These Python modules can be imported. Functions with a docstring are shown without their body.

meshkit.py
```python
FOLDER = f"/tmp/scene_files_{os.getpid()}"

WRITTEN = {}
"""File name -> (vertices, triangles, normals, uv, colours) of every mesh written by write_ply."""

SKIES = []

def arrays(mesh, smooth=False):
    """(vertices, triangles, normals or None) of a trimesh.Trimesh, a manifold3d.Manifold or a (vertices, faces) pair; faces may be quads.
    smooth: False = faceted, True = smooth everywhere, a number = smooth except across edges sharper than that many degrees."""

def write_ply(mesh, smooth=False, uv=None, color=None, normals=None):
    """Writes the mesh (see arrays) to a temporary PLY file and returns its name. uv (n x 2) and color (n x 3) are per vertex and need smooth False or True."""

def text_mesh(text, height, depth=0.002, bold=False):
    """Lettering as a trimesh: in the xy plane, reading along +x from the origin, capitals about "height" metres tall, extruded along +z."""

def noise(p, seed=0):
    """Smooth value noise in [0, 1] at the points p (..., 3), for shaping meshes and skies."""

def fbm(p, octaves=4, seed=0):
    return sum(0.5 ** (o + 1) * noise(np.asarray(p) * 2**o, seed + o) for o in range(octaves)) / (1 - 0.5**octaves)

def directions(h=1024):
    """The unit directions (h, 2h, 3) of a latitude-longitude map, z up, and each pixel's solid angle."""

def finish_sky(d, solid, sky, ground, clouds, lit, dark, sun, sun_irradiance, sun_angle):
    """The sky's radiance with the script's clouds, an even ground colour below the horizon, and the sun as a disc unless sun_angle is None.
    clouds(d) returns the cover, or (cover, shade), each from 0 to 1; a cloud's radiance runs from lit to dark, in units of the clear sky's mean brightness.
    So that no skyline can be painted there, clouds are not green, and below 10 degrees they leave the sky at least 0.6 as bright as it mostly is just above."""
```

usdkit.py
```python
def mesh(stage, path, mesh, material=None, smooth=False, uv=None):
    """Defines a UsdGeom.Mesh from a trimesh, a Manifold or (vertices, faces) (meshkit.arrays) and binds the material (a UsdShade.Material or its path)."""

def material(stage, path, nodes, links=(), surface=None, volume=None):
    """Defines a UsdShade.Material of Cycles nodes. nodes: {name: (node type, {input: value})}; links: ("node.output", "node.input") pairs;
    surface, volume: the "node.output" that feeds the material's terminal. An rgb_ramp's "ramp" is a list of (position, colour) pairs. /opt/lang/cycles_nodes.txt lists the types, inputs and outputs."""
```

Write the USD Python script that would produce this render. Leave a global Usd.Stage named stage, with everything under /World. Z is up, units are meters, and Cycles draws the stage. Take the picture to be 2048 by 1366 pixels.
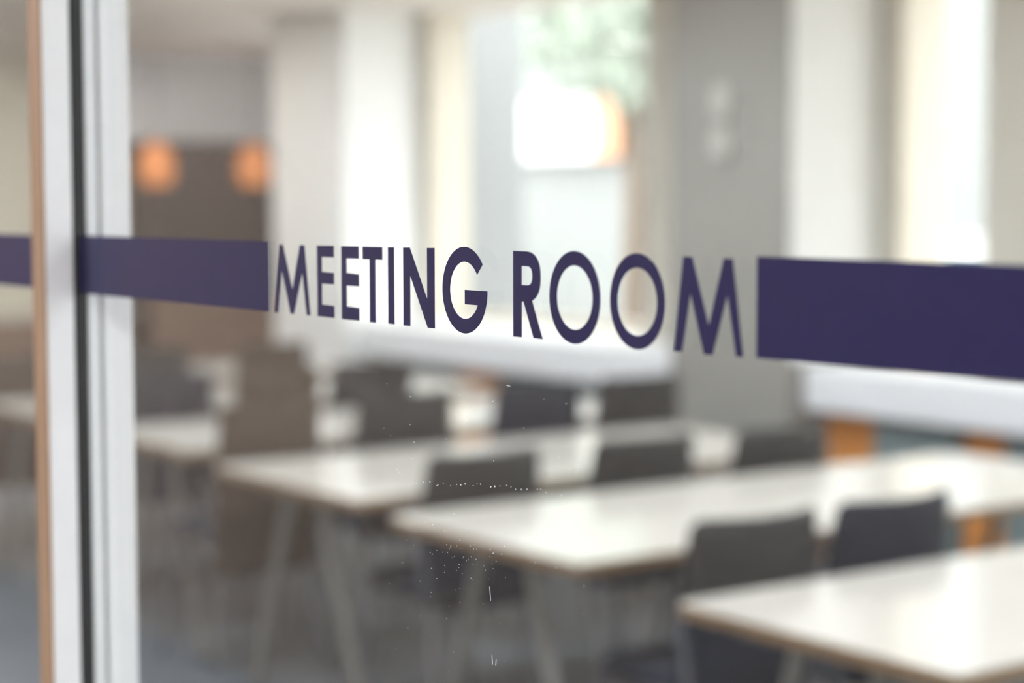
import math, random
import numpy as np
import trimesh
import manifold3d as m3
from shapely.geometry import Polygon, Point
from shapely import affinity
from shapely.ops import unary_union
import usdkit
from pxr import Gf, Sdf, Usd, UsdGeom, UsdLux, UsdShade

rng = random.Random(7)
stage = Usd.Stage.CreateInMemory()
UsdGeom.SetStageUpAxis(stage, UsdGeom.Tokens.z)
UsdGeom.SetStageMetersPerUnit(stage, 1.0)
UsdGeom.Xform.Define(stage, '/World')

# ---------------------------------------------------------------- camera
# the glass partition is the plane y = 0, the meeting room lies at y > 0, the corridor at y < 0
EYE, PITCH, YAW, ROLL, F_PX = 1.55, .0731, .6165, -.0025, 3808.0
fh = np.array([-math.cos(YAW), math.sin(YAW), 0]); r0 = np.array([math.sin(YAW), math.cos(YAW), 0])
fw = fh * math.cos(PITCH) + np.array([0, 0, -math.sin(PITCH)]); u0 = np.cross(r0, fw)
rt = r0 * math.cos(ROLL) + u0 * math.sin(ROLL); up = u0 * math.cos(ROLL) - r0 * math.sin(ROLL)
cam = UsdGeom.Camera.Define(stage, '/World/Camera')
cam.AddTransformOp().Set(Gf.Matrix4d(*rt, 0, *up, 0, *(-fw), 0, 0, -.66, EYE, 1))
cam.CreateHorizontalApertureAttr(36.0)
cam.CreateFocalLengthAttr(36.0 * F_PX / 2048)
cam.CreateFStopAttr(3.5)
cam.CreateFocusDistanceAttr(1.19)
cam.CreateClippingRangeAttr((0.05, 2000.0))
cam.CreateExposureAttr(0.7)

# ---------------------------------------------------------------- sky (bright overcast)
def lin(r, g, b):
    f = lambda c: c / 12.92 if c <= .04045 else ((c + .055) / 1.055) ** 2.4
    return tuple(f(c / 255) for c in (r, g, b))
dome = UsdLux.DomeLight.Define(stage, '/World/Sky')
dome.CreateColorAttr(Gf.Vec3f(.98, .985, 1.0))
dome.CreateIntensityAttr(.95)

UsdGeom.Scope.Define(stage, '/World/Looks')

# ---------------------------------------------------------------- materials
def mat(name, nodes, links=(), surface='p.BSDF'):
    return usdkit.material(stage, f'/World/Looks/{name}', nodes, links, surface=surface)

def plain(name, rgb, rough=.5, var=.06, scale=6, bump=0., bscale=200, **kw):
    """paint / plastic / metal with a faint mottling and optional fine relief"""
    c = np.array(lin(*rgb))
    n = {'tc': ('texture_coordinate', {}), 'n': ('noise_texture', {'scale': float(scale), 'detail': 4.0}),
         'r': ('rgb_ramp', {'ramp': [(.3, tuple(c * (1 - var))), (.7, tuple(np.minimum(c * (1 + var), 1)))]}),
         'p': ('principled_bsdf', {'roughness': rough, **kw})}
    l = [('tc.object', 'n.vector'), ('n.fac', 'r.fac'), ('r.color', 'p.base_color')]
    if bump:
        n['n2'] = ('noise_texture', {'scale': float(bscale), 'detail': 2.0})
        n['b'] = ('bump', {'strength': bump, 'distance': .002})
        l += [('tc.object', 'n2.vector'), ('n2.fac', 'b.height'), ('b.normal', 'p.normal')]
    return mat(name, n, l)

def wood(name, a, b, rough=.45, axis=(1, 14, 14), scale=3.0):
    n = {'tc': ('texture_coordinate', {}), 'm': ('mapping', {'scale': axis}),
         'n': ('noise_texture', {'scale': scale, 'detail': 5.0, 'distortion': .6}),
         'r': ('rgb_ramp', {'ramp': [(.3, lin(*a)), (.7, lin(*b))]}), 'p': ('principled_bsdf', {'roughness': rough})}
    return mat(name, n, [('tc.object', 'm.vector'), ('m.vector', 'n.vector'), ('n.fac', 'r.fac'), ('r.color', 'p.base_color')])

def pane_mat(name, tint, ior=1.5):
    n = {'t': ('transparent_bsdf', {'color': tint}), 'g': ('glossy_bsdf', {'color': (1, 1, 1), 'roughness': 0.0}),
         'f': ('fresnel', {}), 'mx': ('mix_closure', {}),
         'geo': ('geometry', {}), 'i': ('mix_float', {'a': ior, 'b': 1 / ior})}
    return mat(name, n, [('geo.backfacing', 'i.fac'), ('i.result', 'f.IOR'), ('f.fac', 'mx.fac'), ('t.BSDF', 'mx.closure1'), ('g.BSDF', 'mx.closure2')], surface='mx.closure')

M = {}
M['glass'] = pane_mat('partition_glass', (.985, .99, .985), 1.25)
M['glass_out'] = pane_mat('window_glass', (.965, .98, .97), 1.15)
M['vinyl'] = plain('indigo_vinyl', (35, 34, 80), .3, .03, 40, ior=1.35)
M['alu'] = plain('white_powder_coat', (246, 247, 248), .28, .015, 30, .04, 900)
M['oak_strip'] = wood('oak_strip', (156, 126, 100), (172, 142, 114), .5, (14, 14, 1))
M['rubber'] = plain('black_rubber', (44, 44, 43), .6)
M['dust'] = plain('dust_grey', (226, 228, 230), .9)
M['dust_dark'] = plain('dust_dark', (70, 72, 76), .9)
M['floor'] = plain('grey_floor', (111, 114, 119), .45, .08, 9, .25, 700)
M['corr_floor'] = plain('corridor_floor', (128, 126, 124), .5, .06, 4)
M['ceiling'] = plain('ceiling_white', (244, 234, 224), .9, .02, 3)
M['wall_grey'] = plain('wall_grey', (206, 207, 207), .8, .02, 3, .1, 300)
M['wall_cream'] = plain('wall_cream', (214, 211, 194), .8, .02, 3, .1, 300)
M['corr_wall'] = plain('corridor_wall', (206, 186, 172), .7, .03, 3, .1, 300)
M['pillar_grey'] = plain('pillar_grey', (150, 148, 142), .75, .025, 3, .1, 250)
M['plaster'] = plain('plaster_white', (240, 240, 237), .75, .015, 3, .1, 250)
M['frame_cream'] = plain('frame_cream', (222, 213, 196), .45, .02, 5)
M['frame_shaded'] = plain('frame_shaded', (196, 192, 180), .45, .02, 5)  # duller tone of the cream frame, shade painted in
M['sill'] = plain('sill_white', (240, 241, 243), .35, .01, 5)
M['under_sill'] = plain('under_sill', (190, 188, 182), .7, .03, 5)
M['radiator'] = plain('radiator_teal', (122, 136, 138), .5, .04, 8)
M['orange_wood'] = wood('orange_beech', (216, 136, 60), (230, 158, 84), .45, (12, 12, 1))
M['table'] = plain('table_laminate', (208, 202, 193), .12, .015, 5)
M['table_edge'] = wood('plywood_edge', (122, 96, 68), (150, 122, 90), .5, (2, 2, 60), 4)
M['table_leg'] = plain('table_leg_grey', (126, 126, 122), .45, .03, 8)
M['chrome'] = plain('chair_chrome', (158, 161, 168), .22, .01, 8, metallic=1.0)
M['shell'] = plain('chair_charcoal', (48, 47, 47), .6, .06, 30, .25, 600)
M['shell_navy'] = plain('chair_navy', (28, 33, 46), .6, .06, 30, .25, 600)
M['shell_brown'] = plain('chair_brown', (72, 59, 48), .6, .06, 30, .25, 600)
M['cushion'] = plain('cushion_navy', (20, 33, 50), .85, .10, 60, .5, 900)
M['dark_wood'] = wood('dark_walnut', (44, 34, 28), (60, 48, 40), .5, (3, 3, 20))
M['brown_wood'] = wood('brown_walnut', (116, 92, 74), (138, 112, 92), .5, (3, 3, 20))
M['plastic_pale'] = plain('pale_plastic', (186, 185, 178), .4)
M['black'] = plain('black_plastic', (30, 30, 32), .4)
M['facade'] = plain('facade_pale', (160, 162, 161), .85, .03, .6)
M['facade_grey'] = plain('facade_grey', (150, 152, 153), .8, .03, .8)
M['ground'] = plain('pavement_pale', (172, 173, 172), .9, .05, 1.5)
M['sign_white'] = plain('sign_white', (252, 252, 252), .5, .005)
M['sign_orange'] = plain('sign_orange', (240, 176, 136), .5, .02)
M['car_white'] = plain('car_white', (246, 247, 248), .2, .005, coat_weight=.6)
M['car_glass'] = plain('car_glass', (96, 116, 132), .08)
M['tyre'] = plain('tyre_black', (32, 32, 33), .8)
M['leaf'] = plain('leaf_green', (172, 182, 168), .7, .15, 4)
M['bark'] = plain('bark_brown', (120, 104, 90), .9, .1, 12)
M['unseen_lamp_white'] = mat('unseen_lamp_panel', {'e': ('emission', {'color': (.86, .93, 1.0), 'strength': 17.0})}, surface='e.emission')  # glow of unseen ceiling lamps over the meeting room and alcove
M['unseen_warm_lamp'] = mat('unseen_warm_lamp', {'e': ('emission', {'color': (1.0, .93, .86), 'strength': 34.0})}, surface='e.emission')  # warm glow of two unseen lamps for the far end
M['unseen_corr_lamp'] = mat('unseen_corridor_lamp', {'e': ('emission', {'color': (.92, .95, 1.0), 'strength': 40.0})}, surface='e.emission')  # glow of unseen lamps on the camera side of the glass
M['lamp_orange'] = mat('lamp_shade_orange', {'tc': ('texture_coordinate', {}), 'n': ('noise_texture', {'scale': 20.0}),
    'r': ('rgb_ramp', {'ramp': [(.3, lin(196, 116, 56)), (.7, lin(214, 140, 80))]}),
    'p': ('principled_bsdf', {'roughness': .6, 'emission_strength': .28})},
    [('tc.object', 'n.vector'), ('n.fac', 'r.fac'), ('r.color', 'p.base_color'), ('r.color', 'p.emission_color')])

# ---------------------------------------------------------------- scene helpers
used = {}
def path_of(name, parent=None):
    base = (str(parent.GetPath()) if parent is not None else '/World') + '/' + name
    k = used.get(base, -1) + 1
    used[base] = k
    return base if k == 0 else f'{base}_{k:03d}'

def tag(p, label=None, cat=None, group=None, kind=None):
    for k, v in (('label', label), ('category', cat), ('group', group), ('kind', kind)):
        if v: p.SetCustomDataByKey(k, v)
    return p

def obj(name, mesh, m, parent=None, smooth=30, **kw):
    p = usdkit.mesh(stage, path_of(name, parent), mesh, M[m] if isinstance(m, str) else m, smooth=smooth).GetPrim()
    return tag(p, **kw)

def thing(name, label=None, cat=None, loc=(0, 0, 0), rz=0., group=None, kind=None):
    x = UsdGeom.Xform.Define(stage, path_of(name))
    x.AddTranslateOp().Set(Gf.Vec3d(*map(float, loc))); x.AddRotateZOp().Set(float(math.degrees(rz)))
    return tag(x.GetPrim(), label, cat, group, kind)

def part_group(name, parent, **kw):
    return tag(UsdGeom.Xform.Define(stage, path_of(name, parent)).GetPrim(), **kw)

def copy_of(src, name, label, cat, loc, rz=0., group=None):
    p = thing(name, label, cat, loc, rz, group)
    p.GetReferences().AddInternalReference(src.GetPath())
    p.SetInstanceable(True)
    return p

def box(x0, x1, y0, y1, z0, z1, c=.003):
    """box with chamfered edges"""
    c = min(c, (x1 - x0) * .45, (y1 - y0) * .45, (z1 - z0) * .45)
    lo, hi = np.array([x0, y0, z0]), np.array([x1, y1, z1])
    if c <= 0:
        b = trimesh.creation.box(hi - lo); b.apply_translation((lo + hi) / 2); return b
    pts = []
    for s in np.ndindex(2, 2, 2):
        for k in range(3):
            pts.append([(lo if s[a] == 0 else hi)[a] + (0 if a == k else (c if s[a] == 0 else -c)) for a in range(3)])
    return trimesh.Trimesh(*_hull(pts))

def _hull(pts):
    h = trimesh.convex.convex_hull(np.array(pts)); return h.vertices, h.faces

def tube(pts, r, sides=10, cap=True):
    p = np.asarray(pts, float); n = len(p)
    t = np.gradient(p, axis=0); t /= np.linalg.norm(t, axis=1)[:, None]
    a = np.cross(t, [0, 0, 1.0]) if abs(t[0, 2]) < .9 else np.cross(t, [1.0, 0, 0])
    for i in range(n):
        if np.linalg.norm(a[i]) < 1e-6: a[i] = a[i - 1]
    a /= np.linalg.norm(a, axis=1)[:, None]; b = np.cross(t, a)
    for i in range(1, n):
        if a[i] @ a[i - 1] < 0: a[i], b[i] = -a[i], -b[i]
    ang = np.arange(sides) * 2 * math.pi / sides
    rr = np.broadcast_to(r, (n,))
    v = (p[:, None] + rr[:, None, None] * (np.cos(ang)[None, :, None] * a[:, None] + np.sin(ang)[None, :, None] * b[:, None])).reshape(-1, 3)
    f = []
    for i in range(n - 1):
        for j in range(sides):
            k = (j + 1) % sides
            f += [[i * sides + j, i * sides + k, (i + 1) * sides + k], [i * sides + j, (i + 1) * sides + k, (i + 1) * sides + j]]
    v = np.vstack([v, p[0], p[-1]])
    for j in range(sides):
        k = (j + 1) % sides
        f += [[n * sides, k, j], [n * sides + 1, (n - 1) * sides + j, (n - 1) * sides + k]]
    t_ = trimesh.Trimesh(v, f, process=False); t_.fix_normals(); return t_

def lathe(profile, sections=28):
    return trimesh.creation.revolve(np.array(profile, float), sections=sections)

def cat_(*m): return trimesh.util.concatenate(list(m))

def prism_y(poly, y0, y1):
    """shapely polygon in (x, z), extruded from y0 to y1"""
    out = []
    for g in getattr(poly, 'geoms', [poly]):
        e = trimesh.creation.extrude_polygon(g, y1 - y0, engine='earcut')
        v = e.vertices.copy(); e.vertices = np.stack([v[:, 0], y1 - v[:, 2], v[:, 1]], 1)
        out.append(e)
    e = cat_(*out); e.fix_normals(); return e

def rrect(x0, x1, y0, y1, r):
    return Polygon([(x0 + r, y0 + r), (x1 - r, y0 + r), (x1 - r, y1 - r), (x0 + r, y1 - r)]).buffer(r, quad_segs=6)

def struct(name, mesh, m, label=None, parent=None):
    return obj(name, mesh, m, parent, kind='structure', label=label)

# ================================================================= the setting
CEIL = 2.62
WY, FRONT = 5.2, 4.7          # window plane and pillar fronts
struct('floor', cat_(box(-13.2, 2.2, -2.4, 5.7, -.1, 0, 0), box(-13.2, -9.9, 5.7, 6.4, -.1, 0, 0)), 'floor', 'grey carpet floor of the meeting room')
struct('ceiling', cat_(box(-13.2, 2.2, -2.4, 5.7, CEIL, CEIL + .1, 0), box(-13.2, -9.9, 5.7, 6.4, CEIL, CEIL + .1, 0)), 'ceiling', 'warm white ceiling')
struct('wall_end', box(-13.2, -13.0, -2.4, 6.4, 0, CEIL, 0), 'wall_cream', 'cream end wall far behind the tables')
struct('wall_right', box(2.0, 2.2, -2.4, 5.7, 0, CEIL, 0), 'plaster', 'white end wall')
struct('wall_corridor', box(-13.2, 2.2, -2.4, -2.2, 0, CEIL, 0), 'corr_wall', 'warm beige corridor wall')
struct('wall_exterior', cat_(box(-13.0, -9.86, 6.32, 6.42, -.3, CEIL + .3, 0), box(-9.9, -9.86, 5.5, 6.32, -.3, CEIL + .3, 0), box(-9.98, -9.16, 5.464, 5.5, -.3, CEIL + .3, 0)), 'facade_grey', 'grey outer wall at the end of the windows')
struct('wall_alcove', cat_(box(-13.0, -9.9, 6.2, 6.32, 0, CEIL, 0), box(-10.0, -9.9, 5.7, 6.2, 0, CEIL, 0)), 'wall_grey', 'grey wall of the far alcove')
struct('wall_grey', box(-13.0, -12.6, 4.75, 6.2, 2.0, CEIL, 0), 'wall_grey', 'grey bulkhead above the dark alcove')

# pillars of the window wall: from x0 to x1, fronts at y = 4.7
def pillar(n, x0, x1, m, label, y1=5.46):
    return struct(n, box(x0, x1, FRONT, y1, 0, CEIL, .004), m, label)
pillar('trim_1', -10.0, -9.16, 'plaster', 'white pillar at the far end of the windows')
pillar('trim_2', -6.37, -5.63, 'pillar_grey', 'grey pillar between the two windows')
pillar('trim_3', -2.84, -2.0, 'plaster', 'white pillar')
struct('trim_4', box(-5.63, -5.622, FRONT + .01, 5.19, .9, CEIL, 0), 'plaster', 'white plaster reveal beside the grey pillar')

# the window wall under the sill
for i, (a, b) in enumerate(((-9.16, -6.37), (-5.63, -2.84), (-2.0, 2.0))):
    w = thing(f'wall_window', None, None, kind='structure')
    tag(w, 'low wall under the %s window sill' % ('left', 'right', 'outermost')[i])
    obj('wall_panel', box(a, b, 4.98, 5.6, 0, .70, .002), 'under_sill', w)
    obj('sill', box(a + .002, b - .002, 4.78, 5.6, .70, .885, .012), 'sill', w, label='thick white window sill')

# windows: cream posts with deep sides, panes between
def window(n, posts, label):
    w = thing(n, None, None, kind='structure'); tag(w, label)
    for x0, x1 in posts:
        obj('post', box(x0, x1, WY + .004, 5.46, .885, CEIL, .004), 'frame_cream', w)
        obj('post_shade_face', box(x0 + .004, x1 - .02, WY - .01, WY + .004, .885, CEIL, .002), 'frame_shaded', w, label='front face of the post, its shade painted in as beige')  # thin beige sheet, shade of the room-side face put into colour
    for (a0, a1), (b0, b1) in zip(posts[:-1], posts[1:]):
        obj('bottom_rail', box(a1, b0, 5.39, 5.45, .885, .94, .004), 'frame_cream', w)
        obj('pane', box(a1, b0, 5.42, 5.43, .94, CEIL, 0), 'glass_out', w, smooth=False)
    return w
window('window_1', [(-9.16, -9.06), (-7.14, -6.80), (-6.54, -6.37)], 'tall window left of the grey pillar')
window('window_2', [(-5.622, -5.49), (-5.05, -4.74), (-4.2, -4.02), (-3.02, -2.84)], 'tall window right of the grey pillar')

window('window_5', [(-2.0, -1.82), (-.7, -.5), (.5, .7), (1.82, 2.0)], 'tall window out of view at the right, lighting the room and near tables')  # out of view, opened to bring daylight onto the tables

# ================================================================= glass partition
XP = -1.589                    # right side of the white post
post = thing('partition_post', 'white aluminium partition post with oak front strip and black gasket', 'post', (XP - .013, 0, 0))
px = XP - (XP - .013)
obj('oak_strip', box(px - .028, px, -.0335, -.0315, 0, CEIL, .0006), 'oak_strip', post, label='thin tan wood strip on the front of the post')
obj('front_section', box(px - .028, px, -.0315, -.0058, 0, CEIL, .0012), 'alu', post, label='white powder-coated front half')
obj('gasket', box(px - .02, px, -.0058, .0064, 0, CEIL, 0), 'rubber', post, label='black rubber glazing gasket')
obj('glazing_bead', box(px - .02, px, .0066, .0178, 0, CEIL, .0012), 'alu', post, label='narrow white bead behind the glass')
obj('groove', box(px - .02, px - .004, .0178, .0216, 0, CEIL, 0), 'table_leg', post, label='narrow grey groove behind the bead')  # set-back strip coloured grey
obj('rear_section', box(px - .028, px, .0216, .049, 0, CEIL, .0012), 'alu', post, label='white powder-coated rear half')
def glass_wall(n, x0, x1, label):
    w = thing(n, None, None, kind='structure'); tag(w, label)
    obj('pane', box(x0, x1, 0, .006, .02, CEIL - .02, 0), 'glass', w, smooth=False)
    return w
glass_wall('window_3', XP + .0003, 1.9, 'clear glass pane with the lettering on it')
glass_wall('window_4', -12.9, XP - .0285, 'clear glass pane left of the white post')

# vinyl film on the corridor face of the glass
FY0, FY1 = -.0006, -.0002
def band(x0, x1, z0, z1, label):
    return obj('vinyl_band', prism_y(Polygon([(x0, z0), (x1, z0), (x1, z1), (x0, z1)]), FY0, FY1), 'vinyl', None, smooth=False, label=label, cat='sticker')
band(XP + .001, -1.2375, 1.4706, 1.5217, 'dark indigo vinyl band between the white post and the letters')
band(-.7158, 1.2, 1.4706, 1.5222, 'dark indigo vinyl band right of the word ROOM')
band(-4.0, XP - .03, 1.4715, 1.5205, 'dark indigo vinyl band on the pane left of the post')

LT = {}
LT['M1'] = [[-1229.01, 1470.23], [-1220.54, 1519.91], [-1216.33, 1519.91], [-1202.56, 1487.22], [-1190.77, 1519.94], [-1184.75, 1519.97], [-1177.01, 1470.56], [-1182.04, 1470.54], [-1187.83, 1501.25], [-1200.79, 1470.55], [-1205.68, 1470.47], [-1217.88, 1501.84], [-1224.14, 1470.34]]
LT['E1'] = [[-1166.3, 1519.97], [-1143.3, 1520.26], [-1143.3, 1512.3], [-1160.2, 1512.07], [-1160.2, 1501.85], [-1143.3, 1501.47], [-1143.3, 1493.59], [-1160.2, 1493.65], [-1160.2, 1479.04], [-1143.3, 1478.72], [-1143.3, 1470.41], [-1166.3, 1470.49]]
LT['E2'] = [[-1132.6, 1520.14], [-1109.6, 1520.37], [-1109.6, 1511.97], [-1126.0, 1511.87], [-1126.0, 1501.97], [-1109.6, 1501.5], [-1109.6, 1493.31], [-1126.0, 1493.42], [-1126.0, 1479.19], [-1109.6, 1478.74], [-1109.6, 1470.13], [-1132.6, 1470.17]]
LT['T'] = [[-1104.41, 1520.36], [-1079.2, 1520.47], [-1079.2, 1511.93], [-1088.2, 1511.92], [-1088.2, 1469.92], [-1095.4, 1469.97], [-1095.4, 1511.92], [-1104.42, 1511.88]]
LT['I'] = [[-1071.9, 1520.57], [-1064.5, 1520.6], [-1064.5, 1470.06], [-1071.9, 1470.15]]
LT['N'] = [[-1053.0, 1520.68], [-1045.26, 1520.82], [-1024.3, 1487.45], [-1024.3, 1520.94], [-1015.8, 1521.06], [-1015.8, 1469.8], [-1023.77, 1469.85], [-1045.0, 1503.34], [-1045.0, 1469.9], [-1053.0, 1469.86]]
LT['M2'] = [[-780.34, 1470.02], [-773.0, 1520.95], [-765.79, 1520.95], [-752.44, 1484.98], [-741.0, 1520.72], [-734.07, 1520.64], [-725.81, 1470.34], [-731.06, 1470.33], [-738.06, 1501.92], [-749.48, 1469.95], [-756.1, 1469.85], [-767.28, 1502.0], [-773.87, 1470.16]]
def ell(cx, cz, rx, rz): return affinity.translate(affinity.scale(Point(0, 0).buffer(1, quad_segs=32), rx, rz), cx, cz)
O1 = ell(-868.8, 1495.3, 24.05, 26.7).difference(ell(-868.7, 1495.3, 17.0, 18.4))
O2 = ell(-811.9, 1495.4, 23.8, 26.5).difference(ell(-811.9, 1495.2, 17.2, 18.6))
G = ell(-981.6, 1495.45, 24.8, 26.9).difference(ell(-981.4, 1495.4, 16.7, 17.8))
G = G.difference(Polygon([(-966.91, 1506.38), (-973.42, 1499.27), (-981.18, 1497.14), (-981.19, 1495.7), (-957.1, 1495.75), (-943.8, 1495.85), (-943.64, 1527.17), (-947.86, 1526.92), (-960.79, 1512.98)]))
G = G.union(Polygon([(-981.2, 1495.7), (-957.0, 1495.75), (-959.0, 1486.7), (-981.2, 1486.75)]))
def dshape(x0, cx, cz, rx, rz, p=2.4):
    t = np.linspace(math.pi / 2, -math.pi / 2, 40)
    q = [(cx + rx * abs(math.cos(a)) ** (2 / p), cz + rz * math.copysign(abs(math.sin(a)) ** (2 / p), math.sin(a))) for a in t]
    return Polygon([(x0, cz + rz)] + q + [(x0, cz - rz)])
R = unary_union([Polygon([(-929.3, 1520.9), (-918.6, 1520.9), (-918.6, 1491.3), (-920.8, 1491.36), (-920.8, 1469.54), (-929.3, 1469.56)]),
                 dshape(-925, -917, 1505.9, 15.3, 15.0), Polygon([(-920.84, 1496.3), (-913.8, 1496.5), (-910.7, 1492.5), (-899.6, 1469.5), (-908.65, 1469.8), (-918.96, 1491.6)])])
R = R.difference(dshape(-920.9, -915.5, 1506.4, 5.7, 5.6, 2.6))
lettering = thing('lettering', 'dark indigo vinyl lettering reading MEETING ROOM on the glass', 'lettering', (-.97, 0, 1.495))
for s in [LT['M1'], LT['E1'], LT['E2'], LT['T'], LT['I'], LT['N'], G, R, O1, O2, LT['M2']]:
    poly = s if hasattr(s, 'area') else Polygon(s)
    poly = affinity.translate(affinity.scale(poly.buffer(0), .001, .001, origin=(0, 0)), .97, -1.495)
    obj('letter', prism_y(poly, FY0, FY1), 'vinyl', lettering, smooth=False)

# dust specks, smears and scratches on the glass
def speck(x, z, rx, rz, a=0.):
    return prism_y(affinity.translate(affinity.rotate(affinity.scale(Point(0, 0).buffer(1, quad_segs=2), rx, rz), a, origin=(0, 0)), x, z), -.0004, -.0001)
DUST_LINES = ((-.955, 1.309, .0045, 8), (-.953, 1.268, .003, 6), (-.949, 1.267, .002, -8), (-.935, 1.4395, .0022, 84), (-.87, 1.452, .0016, 80))
sp = []
for i in range(26):                                    # the row of droplets
    u = i / 25
    sp.append(speck(-1.048 + u * .153 + rng.uniform(-.003, .003), 1.3663 + .020 * u - .0065 * u ** 2 + rng.uniform(-.0012, .0012), rng.uniform(.0002, .00055), rng.uniform(.0002, .00055)))
for i in range(60):
    sp.append(speck(rng.uniform(-1.08, -.85), rng.uniform(1.24, 1.44), rng.uniform(.00012, .0003), rng.uniform(.00012, .0003)))
for i in range(60):
    sp.append(speck(rng.gauss(-.985, .02), rng.gauss(1.325, .01), rng.uniform(.00012, .00028), rng.uniform(.00012, .0003)))
for x, z, rz, a in DUST_LINES:
    sp.append(speck(x, z, .00018, rz, a))
obj('dust_specks', cat_(*sp), 'dust', None, smooth=False, kind='stuff', label='tiny pale dust specks and scratches on the glass below the letters', cat='dust')

# ================================================================= tables
TW = {}
def table(x_near, w, y0, L, label):
    """a long table: near long edge at x_near, far one at x_near - w, left end at y0"""
    t = thing('meeting_table', label, 'table', (x_near - w / 2, y0 + L / 2, 0))
    hw, hl = w / 2, L / 2
    top = trimesh.creation.extrude_polygon(rrect(-hw, hw, -hl, hl, .02), .004, engine='earcut'); top.apply_translation((0, 0, .726))
    obj('tabletop', top, 'table', t, label='pale glossy laminate surface')
    core = trimesh.creation.extrude_polygon(rrect(-hw, hw, -hl, hl, .02), .024, engine='earcut'); core.apply_translation((0, 0, .702))
    obj('table_edge', core, 'table_edge', t, label='brown plywood edge')
    for s in (-1, 1):
        yb = s * (hl - .09)
        fr = part_group('leg_frame', t)
        obj('crossbar', box(-.26, .26, yb - .02, yb + .02, .672, .702, .004), 'table_leg', fr)
        for q in (-1, 1):
            obj('leg', tube([(q * .10, yb, .69), (q * .10 + q * .06, yb, .5), (q * (hw - .08), yb, .012)], .019, 12), 'table_leg', fr)
            obj('foot', tube([(q * (hw - .08), yb, .0), (q * (hw - .08), yb, .014)], .024, 12), 'black', fr)
    obj('side_rail', cat_(box(-.10, -.06, -hl + .11, hl - .11, .675, .702, .003), box(.06, .10, -hl + .11, hl - .11, .675, .702, .003)), 'table_leg', t)
    return t
TABLES = [(-2.205, .75, 1.845, 2.33, 'long pale-topped meeting table nearest the camera, at the lower right'),
          (-3.405, .82, 1.935, 2.16, 'long pale-topped meeting table second from the camera'),
          (-4.51, .86, 2.00, 1.85, 'long pale-topped meeting table third from the camera'),
          (-5.72, .82, 2.08, 2.10, 'pale-topped meeting table fourth from the camera, behind a brown chair'),
          (-6.90, .80, 2.07, 2.10, 'pale-topped meeting table fifth from the camera, seen also through the left pane'),
          (-8.10, .80, 2.07, 2.10, 'pale-topped meeting table farthest from the camera')]
for a in TABLES: table(*a)

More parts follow.
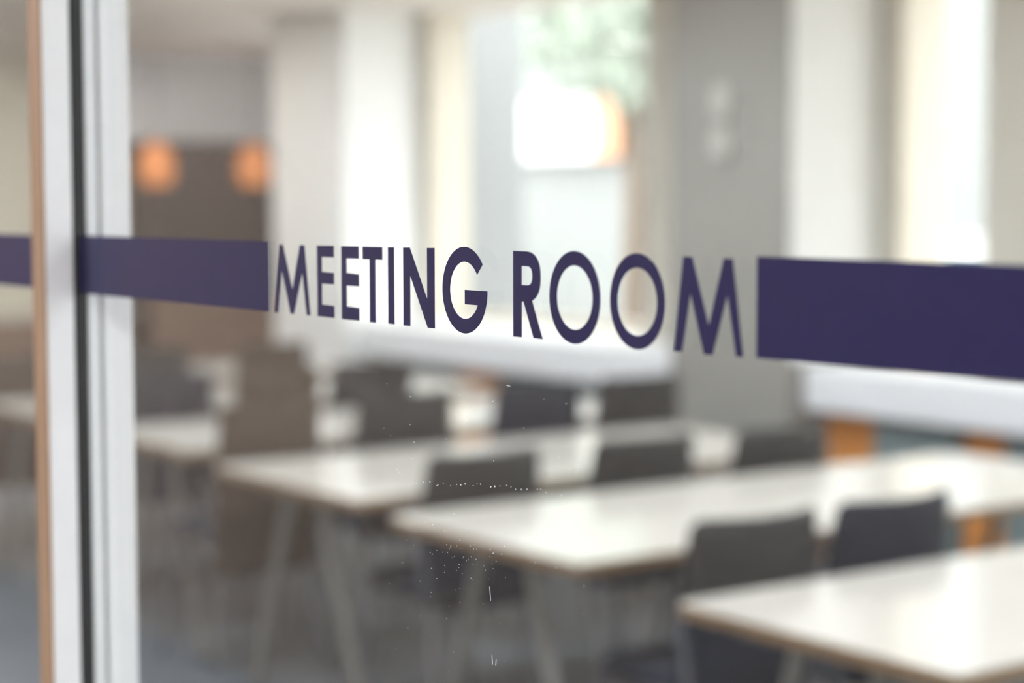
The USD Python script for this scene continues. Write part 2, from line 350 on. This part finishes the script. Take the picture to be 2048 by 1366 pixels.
# ================================================================= chairs
def back_mesh(w0=.46, w1=.385, z0=.47, z1=.85, th=.012, curve=.055, lean=.05, r=.02, nu=16, nv=14):
    """curved shell; front faces +x, the sitter looks along +x; origin below the back"""
    V = []
    for side in (0, 1):
        for j in range(nv + 1):
            v = j / nv
            z = z0 + (z1 - z0) * v
            hw = (w0 + (w1 - w0) * v) / 2
            d = max(0, (z - (z1 - r)) / r); hw -= r * (1 - math.sqrt(max(0, 1 - d * d)))
            d = max(0, ((z0 + r) - z) / r); hw -= r * (1 - math.sqrt(max(0, 1 - d * d))) * .6
            for i in range(nu + 1):
                u = -1 + 2 * i / nu
                x = curve * u * u - lean * v + (th if side == 0 else 0)
                V.append((x, hw * u, z))
    n = (nu + 1) * (nv + 1); Fc = []
    g = lambda s, j, i: s * n + j * (nu + 1) + i
    for j in range(nv):
        for i in range(nu):
            Fc += [[g(0, j, i), g(0, j, i + 1), g(0, j + 1, i + 1)], [g(0, j, i), g(0, j + 1, i + 1), g(0, j + 1, i)]]
            Fc += [[g(1, j, i), g(1, j + 1, i + 1), g(1, j, i + 1)], [g(1, j, i), g(1, j + 1, i), g(1, j + 1, i + 1)]]
    rim = [(0, i) for i in range(nu + 1)] + [(j, nu) for j in range(1, nv + 1)] + [(nv, i) for i in range(nu - 1, -1, -1)] + [(j, 0) for j in range(nv - 1, 0, -1)]
    for k in range(len(rim)):
        a, b = rim[k], rim[(k + 1) % len(rim)]
        Fc += [[g(0, *a), g(1, *a), g(1, *b)], [g(0, *a), g(1, *b), g(0, *b)]]
    t = trimesh.Trimesh(V, Fc, process=True); t.fix_normals(); return t

def make_chair(label, loc, rz, shell, group=None, tall=False):
    t = thing('stacking_chair', label, 'chair', loc, rz, group)
    if shell == 'shell_brown':
        obj('backrest', back_mesh(.385, .37, .33, .90, curve=.03), shell, t, smooth=50)
    else:
        zt = .90 if tall else .85
        obj('backrest', back_mesh(.425, .375, .632, zt, lean=.035), shell, t, smooth=50)
        lo = back_mesh(.40, .425, .40, .63, lean=.0, r=.012); lo.apply_translation((-.001, 0, 0))
        obj('lower_shell', lo, 'cushion', t, smooth=50, label='navy lower shell')
    pan = trimesh.creation.extrude_polygon(rrect(.005, .40, -.195, .195, .06), .014, engine='earcut'); pan.apply_translation((0, 0, .432))
    obj('seat_pan', pan, shell, t)
    parts = []
    for k, (ins, z) in enumerate(((.0, .446), (.0, .466), (.012, .478), (.035, .484))):
        parts += [(x, y, z) for x, y in rrect(.02 + ins, .395 - ins, -.185 + ins, .185 - ins, .05).exterior.coords]
    obj('seat_cushion', trimesh.Trimesh(*_hull(parts)), 'cushion', t, label='navy padded seat cushion')
    for s in (-1, 1):
        obj('back_upright', tube([(.03, s * .19, .43), (.026, s * .205, .50), (.034, s * .215, .60), (.03, s * .215, .66)], .009), 'chrome', t)
        obj('leg', tube([(.36, s * .17, .432), (.39, s * .185, .25), (.41, s * .2, .0)], .010), 'chrome', t)
        obj('leg', tube([(.05, s * .17, .432), (.02, s * .185, .25), (-.01, s * .2, .0)], .010), 'chrome', t)
        obj('seat_rail', tube([(.03, s * .17, .428), (.2, s * .17, .426), (.38, s * .17, .428)], .009), 'chrome', t)
    return t
CH = {}
def chair(x, y, shell, label, rz=math.pi, group=None):
    k = (shell, x < -5)
    if k not in CH:
        CH[k] = make_chair(label, (x, y, 0), rz, shell, group, x < -5); return CH[k]
    return copy_of(CH[k], 'stacking_chair', label, 'chair', (x, y, 0), rz, group)
# row between the first and the second table
chair(-3.13, 2.252, 'shell', 'charcoal chair with its back above the left end of the nearest table')
chair(-3.13, 2.70, 'shell_navy', 'navy-backed chair beside the charcoal one between the two nearest tables')
# row between the second and the third table
chair(-4.39, 2.375, 'shell', 'dark chair behind the left end of the second table, left of the bright gap')
chair(-4.39, 2.96, 'shell', 'charcoal chair behind the middle of the second table, right of the bright gap')
chair(-4.33, 3.47, 'shell', 'charcoal chair behind the second table, just left of the orange wood panel')
# row between the third and the fourth table
chair(-5.53, 2.28, 'shell_brown', 'brown chair at the left end of the third table')
chair(-5.53, 2.83, 'shell', 'charcoal chair behind the left half of the third table, right of the brown chair')
chair(-5.53, 3.40, 'shell_navy', 'navy chair behind the middle of the third table')
chair(-5.53, 3.87, 'shell', 'charcoal chair behind the third table near the grey pillar')
# row between the fourth and the fifth table
chair(-6.68, 2.47, 'shell_navy', 'navy chair behind the left end of the fourth table')
chair(-6.68, 2.93, 'shell_brown', 'brown chair behind the fourth table, second from its left end')
chair(-6.68, 3.39, 'shell', 'charcoal chair behind the right half of the fourth table')
# behind the fifth table
chair(-7.88, 2.35, 'shell_brown', 'brown chair behind the fifth table, seen through the left pane')
chair(-7.88, 2.95, 'shell', 'charcoal chair behind the fifth table, right of the white post')
chair(-7.88, 3.55, 'shell_brown', 'brown chair behind the right half of the fifth table')

# ================================================================= along the window wall
def radiator(x0, x1, label):
    r = thing('radiator', label, 'radiator', ((x0 + x1) / 2, 4.9, .1))
    h = (x1 - x0) / 2
    obj('panel', box(-h, h, -.05, .04, 0, .575, .006), 'radiator', r)
    n = max(3, int((x1 - x0) / .07))
    for k in range(n):
        a = -h + .02 + (2 * h - .04) * k / n
        obj('fin', box(a + .006, a + (2 * h - .04) / n - .006, -.058, -.05, .03, .545, .003), 'radiator', r)
    obj('top_grille', box(-h + .005, h - .005, -.045, .035, .575, .59, .002), 'radiator', r)
    for s in (-1, 1): obj('foot', box(s * (h - .08) - .02, s * (h - .08) + .02, -.04, .03, -.1, 0, .002), 'radiator', r)
    return r
radiator(-9.06, -8.36, 'teal-grey radiator at the far end of the left window')
radiator(-7.86, -6.92, 'teal-grey radiator under the right half of the left window')
radiator(-5.30, -4.88, 'teal-grey radiator under the right window, between two orange panels')
radiator(-4.64, -3.6, 'teal-grey radiator under the right window, at its right end')
def wood_panel(x0, x1, label):
    r = thing('wood_panel', label, 'panel', ((x0 + x1) / 2, 4.92, 0))
    h = (x1 - x0) / 2
    obj('board', box(-h, h, -.03, .03, .06, .69, .005), 'orange_wood', r)
    obj('plinth', box(-h + .01, h - .01, -.015, .03, 0, .06, .002), 'under_sill', r)
    return r
wood_panel(-8.32, -8.0, 'orange wood panel between the radiators of the left window')
wood_panel(-6.84, -6.62, 'orange wood panel left of the grey pillar')
wood_panel(-5.61, -5.34, 'orange wood panel right of the grey pillar under the sill')
wood_panel(-4.86, -4.67, 'orange wood panel under the right window behind the table end')

# thermostat and switch on the grey pillar
for k, (z, l) in enumerate(((1.97, 'pale round wall unit on the grey pillar, upper of two'), (1.80, 'pale round wall unit on the grey pillar, lower of two'))):
    r = thing('wall_unit', l, 'wall unit', (-6.02, FRONT, z))
    b = trimesh.creation.extrude_polygon(rrect(-.055, .055, -.065, .065, .03), .03, engine='earcut')
    b.vertices = np.stack([b.vertices[:, 0], -b.vertices[:, 2], b.vertices[:, 1]], 1); b.fix_normals()
    obj('housing', b, 'plastic_pale', r)
    obj('knob', box(-.02, .02, -.036, -.03, -.02, .02, .003), 'plastic_pale', r)

# far end: dark unit with two orange lamps
u = thing('tall_cabinet', 'dark brown tall cabinet against the far end wall below the bulkhead', 'cabinet', (-12.7, 5.62, 0))
obj('carcass', box(-.24, .15, -.55, .56, .06, 1.98, .005), 'dark_wood', u)
obj('plinth', box(-.24, .12, -.53, .54, 0, .06, .002), 'black', u)
for k in range(3):
    y0 = -.55 + k * .37
    obj('door', box(.15, .17, y0 + .004, y0 + .366, .9, 1.97, .003), 'dark_wood', u)
    obj('drawer', box(.15, .17, y0 + .004, y0 + .366, .08, .89, .003), 'brown_wood', u)
def pendant(y, label):
    p = thing('pendant_lamp', label, 'lamp', (-12.2, y, 1.80))
    obj('shade', lathe([(.03, .17), (.085, .13), (.12, .04), (.125, -.05), (.10, -.13), (.095, -.13), (.118, -.05), (.113, .04), (.08, .12), (.03, .16)]), 'lamp_orange', p, label='orange glass shade')
    obj('cord', tube([(0, 0, .16), (0, 0, .5), (0, 0, CEIL - 1.80)], .004, 6), 'black', p)
pendant(4.98, 'orange pendant lamp at the far end, left of the pair')
pendant(5.73, 'orange pendant lamp at the far end, right of the pair')
s = thing('sideboard', 'brown low sideboard along the far end wall', 'sideboard', (-12.7, 3.6, 0))
obj('carcass', box(-.25, .2, -1.3, 1.3, .08, .75, .005), 'brown_wood', s)
obj('worktop', box(-.27, .22, -1.32, 1.32, .75, .78, .004), 'table', s)
obj('plinth', box(-.25, .17, -1.28, 1.28, 0, .08, .002), 'black', s)
for k in range(4):
    y0 = -1.3 + k * .65
    d = obj('door', box(.2, .218, y0 + .005, y0 + .645, .09, .745, .003), 'brown_wood', s)
    obj('handle', box(.218, .235, y0 + .56, y0 + .58, .5, .62, .003), 'chrome', d)

# ================================================================= unseen lamps in the ceilings, placed to light room, far end and corridor
def unseen_ceiling_light(x, y, m, label, group, size=.6):
    c = thing('unseen_ceiling_light', label, 'lamp', (x, y, CEIL), group=group)
    h = size / 2
    obj('frame', cat_(box(-h, h, -h, -h + .02, -.02, 0, 0), box(-h, h, h - .02, h, -.02, 0, 0), box(-h, -h + .02, -h + .02, h - .02, -.02, 0, 0), box(h - .02, h, -h + .02, h - .02, -.02, 0, 0)), 'alu', c)
    obj('diffuser', box(-h + .02, h - .02, -h + .02, h - .02, -.012, -.004, 0), m, c, smooth=False)
NTH = ('first', 'second', 'third', 'fourth', 'fifth')
for i, x in enumerate((.6, -1.6, -3.8, -6.0, -8.2)):
    for y, side in ((1.4, 'glass partition'), (3.4, 'windows')):
        unseen_ceiling_light(x, y, 'unseen_lamp_white', f'unseen white ceiling light nearer the {side}, {NTH[i]} from the right end wall', 'unseen meeting room ceiling lights')  # all above the view, brighten the whole room
unseen_ceiling_light(-10.25, 5.32, 'unseen_lamp_white', 'unseen white ceiling light behind the far pillar, lighting the alcove', None)  # hidden behind the far pillar, brightens the alcove
unseen_ceiling_light(-11.6, 4.2, 'unseen_warm_lamp', 'small unseen ceiling lamp lighting the far end wall', None, .34)  # hidden by the white post, brightens the far end
unseen_ceiling_light(-10.0, 3.55, 'unseen_warm_lamp', 'small unseen ceiling lamp lighting the far white pillar', None, .34)  # also hidden by the white post, brightens the pillar front
for i, x in enumerate((.4, -2.6, -5.6, -8.6)):
    unseen_ceiling_light(x, -1.3, 'unseen_corr_lamp', f'unseen ceiling light of the corridor, {NTH[i]} from the right end wall', 'unseen corridor ceiling lights', .5)  # out of view, light the white post and vinyl film

# ================================================================= outside
struct('ground', box(-70, 30, 5.9, 80, -.35, -.25, 0), 'ground', 'pale paved street outside the windows')
fac = thing('building', 'pale building across the street behind the window', 'building', (-20, 15, -.25))
obj('wall', box(-24, 14, 0, 6, 0, 9, .01), 'facade', fac)
for k in range(15):
    x0 = -22 + k * 2.4
    for z0 in (1.0, 4.4):
        if z0 == 1.0 and -3.5 < x0 < 1.5: continue
        w = obj('window', box(x0, x0 + 1.4, -.05, .0, z0, z0 + 1.7, .01), 'facade_grey', fac)
        obj('window_sill', box(x0 - .06, x0 + 1.46, -.12, .0, z0 - .08, z0, .01), 'facade', fac)
sg = thing('sign_board', 'long white sign board with an orange end across the street', 'sign', (-20.8, 14.78, 2.12))
obj('board', box(-1.46, .95, -.08, 0, 0, .82, .02), 'sign_white', sg)
obj('end_panel', box(.95, 1.47, -.08, 0, 0, .82, .02), 'sign_orange', sg, label='orange end panel')
for s_ in (-1, 1): obj('bracket', box(s_ * 1.1 - .03, s_ * 1.1 + .03, 0, .22, .1, .7, .004), 'facade_grey', sg)

def car(x, y, label):
    c = thing('parked_car', label, 'car', (x, y, -.25))
    prof = Polygon([(-2.15, .30), (-2.2, .62), (-2.05, .84), (-1.25, .95), (-.55, 1.52), (-.2, 1.60), (.95, 1.60), (1.55, 1.45), (2.0, 1.0), (2.12, .8), (2.15, .32)]).buffer(-.06).buffer(.06, quad_segs=4)
    for wx in (-1.35, 1.35): prof = prof.difference(Point(wx, .32).buffer(.37, quad_segs=8))
    obj('body', prism_y(prof, -.85, .85), 'car_white', c)
    for sy in (-.855, .847):
        for pts in ([(-1.0, .98), (-.55, 1.34), (.15, 1.38), (.15, .98)], [(.22, .98), (.22, 1.38), (.9, 1.38), (1.4, 1.29), (1.68, .98)]):
            obj('side_window', prism_y(Polygon(pts), sy, sy + .008), 'car_glass', c)
    ws = trimesh.Trimesh(*_hull([(-1.2, sy * .72, .985) for sy in (-1, 1)] + [(-.56, sy * .68, 1.49) for sy in (-1, 1)] + [(-1.215, sy * .72, 1.0) for sy in (-1, 1)] + [(-.575, sy * .68, 1.505) for sy in (-1, 1)]))
    obj('windscreen', ws, 'car_glass', c)
    for wx in (-1.35, 1.35):
        for sy in (-.78, .78):
            w = trimesh.creation.cylinder(radius=.32, height=.2, sections=24); w.apply_transform(trimesh.transformations.rotation_matrix(math.pi / 2, [1, 0, 0])); w.apply_translation((wx, sy, .32))
            wh = obj('wheel', w, 'tyre', c)
    for sy in (-.6, .6):
        obj('headlight', box(-2.16, -2.06, sy - .16, sy + .16, .62, .76, .02), 'car_glass', c)
    return c
car(-8.1, 9.0, 'white parked car outside the right window')
car(-24, 12, 'white parked car further off outside the left window')
def tree(x, y, h, r, label):
    t = thing('street_tree', label, 'tree', (x, y, -.25))
    obj('trunk', tube([(0, 0, 0), (.04, 0, h * .4), (0, .03, h * .75)], [.14, .11, .07], 8), 'bark', t)
    V = []; Fc = []
    for i in range(900):
        d = np.array([rng.gauss(0, 1) for _ in range(3)]); d /= np.linalg.norm(d)
        p = d * r * (.55 + .45 * rng.random()) * np.array([1, 1, .85]) + np.array([0, 0, h * .75 + r * .3])
        a = np.array([rng.gauss(0, 1) for _ in range(3)]); a /= np.linalg.norm(a); b = np.cross(a, d); b /= np.linalg.norm(b) + 1e-9
        s0 = .13
        k = len(V); V += [p - a * s0, p + b * s0 * .6, p + a * s0, p - b * s0 * .6]; Fc += [[k, k + 1, k + 2], [k, k + 2, k + 3]]
    obj('foliage', trimesh.Trimesh(V, Fc, process=False), 'leaf', t, smooth=False, kind='stuff')
tree(-16.9, 13.0, 4.6, 1.5, 'pale green street tree outside the left window, nearer the grey pillar')
